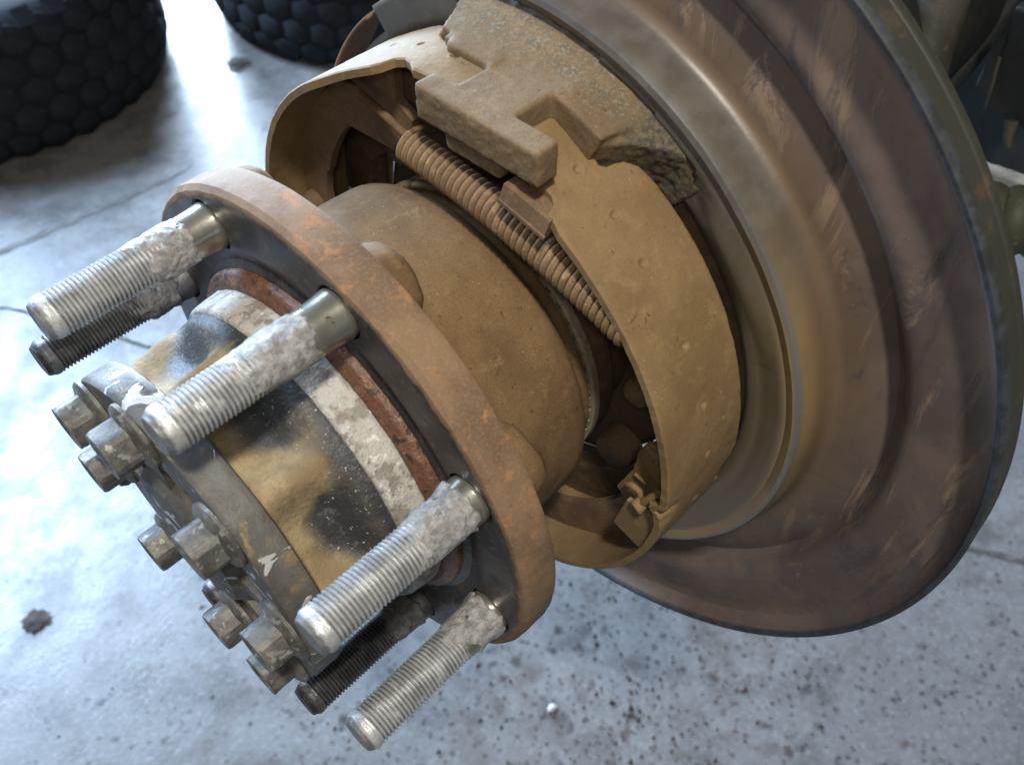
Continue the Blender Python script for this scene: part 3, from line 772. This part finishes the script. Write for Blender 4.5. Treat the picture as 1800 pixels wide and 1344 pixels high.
# ================================================================== ANCHOR BRACKET (casting)
anc = thing('anchor_bracket', 'dusty cast iron anchor block with notched pockets above the coil spring', 'anchor bracket', W(22, 100, -90))
def bodyblk(a0, a1, r0, rt, z0, z1, n=26):
    V = []; F = []
    for i in range(n+1):
        a = a0+(a1-a0)*i/n; ar = radians(a); ro = rt(a)
        for r, z in ((r0, z0), (ro, z0), (ro, z1), (r0, z1)): V.append((r*cos(ar), r*sin(ar), z))
    for i in range(n):
        for j in range(4): F.append((i*4+j, i*4+(j+1) % 4, i*4+4+(j+1) % 4, i*4+4+j))
    F += [(3, 2, 1, 0), (n*4, n*4+1, n*4+2, n*4+3)]
    return V, F
def toprad(a):                      # flat top that turns into the round of the plate
    flat = 113.0/max(.3, sin(radians(a)))
    return min(flat, 117.0)
parts = [
    box(-2.5, 46.0, 101.2, 112.8, -64.5, -55.8),      # front bar
    box(7.0, 29.5, 94, 112.8, -84, -58),              # stem
    bodyblk(97.5, 65.5, 92, toprad, -126, -79.5),     # main body
    bodyblk(100.0, 65.3, 92, lambda a: max(toprad(a), 113.9), -126, -83.0),
    bodyblk(100.5, 65.0, 92, lambda a: max(toprad(a), 114.65), -126, -85.6),
    bodyblk(101.0, 64.7, 92, lambda a: max(toprad(a), 115.4), -126, -88.2),
    bodyblk(101.5, 64.39999999999999, 92, lambda a: max(toprad(a), 116.15), -126, -90.8),
    bodyblk(102.0, 64.1, 92, lambda a: max(toprad(a), 116.9), -126, -93.4),
    bodyblk(102.5, 63.8, 92, lambda a: max(toprad(a), 117.65), -126, -96.0),
    bodyblk(67, 65.00, 90, lambda a: 113.40, -126, -82.50),
    bodyblk(67, 64.47, 90, lambda a: 113.82, -126, -84.05),
    bodyblk(67, 63.88, 90, lambda a: 114.24, -126, -85.60),
    bodyblk(67, 63.23, 90, lambda a: 114.66, -126, -87.15),
    bodyblk(67, 62.52, 90, lambda a: 115.08, -126, -88.70),
    bodyblk(67, 61.75, 90, lambda a: 115.50, -126, -90.25),
    bodyblk(67, 60.92, 90, lambda a: 115.92, -126, -91.80),
    bodyblk(67, 60.03, 90, lambda a: 116.34, -126, -93.35),
    bodyblk(67, 59.08, 90, lambda a: 116.76, -126, -94.90),
    bodyblk(67, 58.07, 90, lambda a: 117.18, -126, -96.45),
    bodyblk(67, 57.00, 90, lambda a: 117.60, -126, -98.00),
    bodyblk(102.5, 51.6, 88, lambda a: 118.3, -126, -99.5),
    box(-11.5, 8, 100, 113.6, -86, -76.8),
]
def anc_disp(p):
    x, y, z = p; a = degrees(atan2(y, x)); r = hypot(x, y); d = 0
    # rough, hollowed skin low on the right
    k = ss(-a, -66, -60)
    d += k*(.32*fr(p, 2.0, 3)+.30*fr(p, 5, 4))
    pass
    # chipped edge
    if r > 110: d += .5*max(0, fr(p, 4, 8))*ss(-z, 94, 100)
    # granular front side
    if z > -59.5 and y < 112: d += .22*fr(p, 1.6, 9)+.12*fr(p, 4, 2)
    return d
cast('anchor_casting', parts, M['anchor'], anc, .7, 12, .14, 5., 2, anc_disp)
vs, fs = tube([(116.6*cos(radians(a)), 116.6*sin(radians(a)), -97.6) for a in (70.2, 67.6, 65, 63, 61.8)]+[(114.8*cos(radians(61)), 114.8*sin(radians(61)), -98.4), (112*cos(radians(61.3)), 112*sin(radians(61.3)), -98.6)], .42, 6)
M['chip'] = layered('chipped_edge_metal', (.24, .22, .165), [((.13, .10, .06), 260, .48, .6)], rough=.5)
put('chipped_edge', vs, fs, M['chip'], anc, 60)

# ================================================================== RETURN SPRING
spr = thing('return_spring', 'tightly wound rusty coil spring under the anchor block', 'spring', W(-13, 80, -62))
p0 = Vector((-13.5, 83.6, -61)); p1 = Vector((79.5, 65.5, -61)); dirv = (p1-p0).normalized(); L = (p1-p0).length
up_ = Vector((0, 1, 0)); up_ = (up_-dirv*up_.dot(dirv)).normalized(); sd = dirv.cross(up_)
turns = L/2.5; NP = int(turns*22); path = []
for i in range(NP+1):
    s = i/NP; th = 2*pi*turns*s; c = p0+dirv*(L*s)+up_*(2.9*sin(pi*s))
    path.append(c+up_*(4.75*cos(th))+sd*(4.75*sin(th)))
vs, fs = tube(path, 1.21, 9)
vs = [(p[0]+.04*fr(p, 1.5, 1), p[1]+.04*fr(p, 1.5, 2), p[2]) for p in vs]
put('coil', vs, fs, M['spring'], spr, 70)
vs, fs = tube([p0+Vector((1, 3.8, 1)), p0+Vector((-2.2, 2.0, -1.5)), p0+Vector((-6, -1.5, -5)), p0+Vector((-8, -3, -9)), p0+Vector((-8, -3.5, -13))], 1.15, 8)
put('spring_hook', vs, fs, M['spring'], spr, 70)

# ================================================================== DUST SHIELD
bp = thing('dust_shield', 'large round mauve brown metal dust shield with rolled rim behind the brake shoe', 'dust shield', W(0, 0, -110))
prof = [(84, -104.6), (98, -104.4), (102, -103.6), (104.5, -100.6), (107, -99.8), (109.5, -100.2), (111, -100.2), (112.5, -99.7), (115.2, -99.2), (119.0, -98.4), (120.4, -98.9), (121.6, -98.2), (123.6, -97.4), (125.2, -98.2), (126.2, -100.6), (126.8, -104.5), (127.4, -109.5), (128.6, -112.6), (130.6, -114.0),
        (134.5, -114.6), (138, -115.4), (142, -116.6), (145.2, -118.0), (147, -118.8), (149.2, -117.2), (151.4, -114.0), (153.8, -111.8), (157, -111.0), (165, -111.4), (173, -111.8), (176.6, -111.2), (179.0, -108.6), (180.6, -105.2), (181.4, -104.2), (182.6, -104.0), (183.2, -105.2), (183.0, -110), (182.2, -118.8), (181.4, -119.2), (181.2, -114)]
P = dense(prof, 1.6)
def shmod(r, a, z): 
    q = (r*cos(radians(a)), r*sin(radians(a)), z)
    return r
ia = [i for i, p in enumerate(P) if p[0] >= 123.9][0]
iw = [i for i, p in enumerate(P) if p[0] >= 117.2][0]
NAS = 1440; V = []; F = []
for i in range(NAS):
    a = 360*i/NAS; ar = radians(a)
    for r, z in P:
        q = (r*cos(ar), r*sin(ar), z)
        zz = z+.35*fr(q, 38, 5)*(1 if r < 178 else .3)+.05*fr(q, 6, 2)
        # embossed pocket on the ring, right of the anchor opening
        if 106 < r < 119 and 20 < a < 51.5:
            e = ss(a, 18, 38)*(1-ss(a, 43, 52.5))*ss(r, 105, 111)*(1-ss(r, 113, 120)); zz += 2.6*e
        if 94 < a < 200 and r > 103.5:
            w = ss(a, 94, 103)*(1-ss(a, 185, 200))*ss(r, 103.5, 106)*(1-ss(r, 122, 126)); zz += w*(-99.4-zz)
        V.append((q[0], q[1], zz))
mP = len(P)
for i in range(NAS):
    am = (i+.5)*360/NAS
    if am > 180: am -= 360
    for j in range(mP-1):
        rm = (P[j][0]+P[j+1][0])/2
        # anchor opening in the ring, rounded corner at its right end
        hi = 53.2+ (max(0, rm-111.5)**2)*.06
        lo = 105.2-(max(0, rm-112)**2)*.05
        if hi < am < lo and rm < 117.6+2.4*ss(am, 58, 80): continue
        # the dish itself stops behind the hub, only the inner ring goes all the way round
        if (am > 112 or am < -120) and rm > 118.6: continue
        if 129.0 < am < 170 and rm > 109.5: continue
        F.append((i*mP+j, ((i+1) % NAS)*mP+j, ((i+1) % NAS)*mP+j+1, i*mP+j+1))
used = sorted(set(k for f in F for k in f)); mp_ = {k: n_ for n_, k in enumerate(used)}
o = put('shield_sheet', [V[k] for k in used], [tuple(mp_[k] for k in f) for f in F], M['shield'], bp, 38)
sm_ = o.modifiers.new('s', 'SOLIDIFY'); sm_.thickness = .0014; sm_.offset = -1
# inner ring wall seen at the upper left
def wl_(u, v):
    a = radians(131+34*u); r = 120.5-3.0*v; z = -97.5-20*(1-v)
    return (r*cos(a), r*sin(a), z)
V, F = grid(wl_, 40, 8); o = put('ring_wall', V, F, M['web'], bp, 40)
sm_ = o.modifiers.new('s', 'SOLIDIFY'); sm_.thickness = .0014

# axle tube with its flange and the parts seen through the gap
axl = thing('axle_tube', 'dark dusty axle housing end behind the hub, seen through the gap of the shoe', 'axle housing', W(0, 0, -110))
vs, fs = lathe(dense([(40, -100.5), (76, -100.5), (79, -101.6), (80, -103), (80, -112), (62, -113), (56, -116)], 3), 120, mod=nmod(.35, 10, 3))
put('axle_flange_plate', vs, fs, M['inner'], axl, 50)
vs, fs = lathe(dense([(56, -116), (55, -130), (50, -160), (47, -200), (46, -900)], 6), 96, mod=nmod(.35, 10, 3))
put('axle_housing_tube', vs, fs, M['under'], axl, 50)
for (x_, y_, z0_, L_, r_) in ((69.5, 6.5, -101, 17, 6.1), (58.5, -47, -101, 10, 9.2), (78, -33, -101, 6, 5), (-62, 40, -101, 9, 7), (-76, 4, -101, 8, 5.5), (8, -72, -101, 10, 7)):
    V, F = cyl((x_, y_, z0_), (0, 0, 1), r_, r_*.94, L_, 32, r_*.16)
    V = [(p[0]+.25*fr(p, 4, 1), p[1]+.25*fr(p, 4, 2), p[2]+.35*fr(p, 4, 3)) for p in V]
    put('housing_bolt', V, F, M['shoe'] if L_ > 15 else M['web'], axl, 50)
# lower strap between the clip and the tube, and the floor of the window on the left
cast('tube_rib', [prism([(10, -92), (52, -66), (80, -32), (98, -42), (78, -80), (30, -106)], -104, -93)], M['inner'], axl, .9, 4, .3, 5.)
cast('tube_rib', [prism([(-112, 0), (-106, 36), (-66, 74), (-24, 82), (-22, 66), (-52, 52), (-84, 22), (-86, -4)], -104, -95)], M['inner'], axl, .9, 4, .3, 5.)

# ================================================================== UNDERBODY beyond the shield
lk = thing('suspension_link', 'dusty olive round suspension link rising behind the shield rim at top', 'suspension link', W(31, 10, -355))
V, F = tube([(10, 92, -385), (31, 49, -366), (39, 15, -352), (47, -12, -340)], 15, 32, rf=lambda s: 15-2.5*s)
put('link_tube', V, F, M['olive'], lk, 60)
V, F = cyl((47, -12, -340), (.1, -.9, .2), 13, 17, 16, 32, 3); put('link_eye', V, F, M['olive'], lk)
RB0, RB1 = -158, -162
rl = thing('frame_rail', 'dark underbody frame rail filling the top right corner', 'frame rail', W(40, -80, -560))
cast('rail_beam', [prism([(-160, 120), (330, 160), (340, RB1), (60, RB0), (-60, RB0+12)], -640, -540)], M['under'], rl, 6, 3, 1.0, 40)
cast('rail_gusset', [prism([(30, 60), (70, 80), (100, 0), (66, -70), (40, -60)], -520, -470)], M['under'], rl, 3, 3, .8, 20)
bk = thing('hanger_bracket', 'black stamped bracket with a small tab hanging beside the frame rail', 'bracket', W(80, -20, -395))
cast('bracket_plate', [prism([(60, 30), (66, -24), (76, -27), (82, -24), (92, -30), (110, -28), (130, 30)], -402, -394)], M['under'], bk, 1.2, 3, .3, 8.)
V, F = tube([(84, -24, -390), (86, -31, -388), (89, -36, -386)], 3.2, 14, rf=lambda s: 3.6-1.4*s); put('bracket_tab', V, F, M['olive'], bk, 60)
V, F = tube([(64, 4, -392), (66.5, -10, -391), (68.5, -23, -390)], 1.1, 8); put('bracket_edge', V, F, M['olive'], bk, 60)
br = thing('brake_line', 'dark hose looping down between the link and the bracket', 'hose', W(45, 0, -430))
V, F = tube([(60, 70, -470), (48, 20, -446), (41, -20, -425), (36, -46, -410), (52, -70, -410)], 7, 16); put('hose', V, F, M['under'], br, 60)
gs = thing('cross_bar', 'thin pale grey bar crossing above the ribbed boot', 'bar', W(100, -68, -410))
cast('bar_body', [prism([(60, -70.5), (60, -75), (150, -72), (150, -60)], -418, -408)], M['greyflat'], gs, 1., 2, .15, 8)
bw_ = thing('rubber_boot', 'ribbed dusty rubber boot behind the right rim of the shield', 'rubber boot', W(110, -62, -366))
pth = [Vector((68, -71, -356)).lerp(Vector((150, -54, -378)), i/110) for i in range(111)]
V, F = tube(pth, 15, 36, rf=lambda s: 16.5+2.6*(abs(sin(s*pi*6.5))**.7)+(-2.0 if s > .9 else 0))
put('boot_ribs', V, F, M['bellow'], bw_, 60)

# ================================================================== LITTER on the floor
for (x_, z_, s_, mat_, lab) in ((-54, -220, 4.2, 'pebble', 'small white chip on the concrete below the lower right stud'), (-605, 153, 11, 'grit', 'dark flat clot of dirt on the floor at the lower left'), (-1500, -790, 16, 'grit', 'crumpled dark scrap on the bright floor between the two tyres')):
    bm = bmesh.new(); bmesh.ops.create_icosphere(bm, subdivisions=3, radius=s_*.001)
    for v in bm.verts:
        p = v.co*1000; v.co *= 1+(.7 if mat_ == 'grit' else .35)*fr(p, s_*.6, 3); v.co.z *= .06 if mat_ == 'grit' else .45; v.co.x *= 1.35
    me = bpy.data.meshes.new('debris'); bm.to_mesh(me); bm.free(); finish(me, M[mat_], 60)
    nm_, ct_ = {4.2: ('white_chip', 'chip'), 11: ('dirt_clot', 'dirt clot'), 16: ('crumpled_scrap', 'scrap')}[s_]
    me.name = nm_; o = link(nm_, me, None, label=lab, category=ct_); o.location = (z_*.001, x_*.001, .001+s_*.0003)
# loose rust grains, too many to count
rnd = random.Random(11); V = []; F = []
for i in range(1100):
    a = rnd.random()*2*pi; d = abs(rnd.gauss(0, .36)); cx_ = -.28+d*cos(a)*1.3; cy_ = .02+d*sin(a)*1.0
    s_ = rnd.choice((1, 1, 1.4, 2.2))*rnd.uniform(.0007, .0019); b = len(V)
    for (ux, uy, uz) in ((1, 0, 0), (-.3, .95, 0), (-.9, -.5, 0), (.1, .1, .8)):
        V.append((cx_+ux*s_*rnd.uniform(.6, 1.4), cy_+uy*s_*rnd.uniform(.6, 1.4), .0006+uz*s_))
    F += [(b, b+1, b+3), (b+1, b+2, b+3), (b+2, b, b+3)]
me = mesh_from('rust_grains', V, F, M['grit'], 30); link('rust_grains', me, None, kind='stuff', label='loose dark rust grains scattered over the concrete under the hub', category='grit')
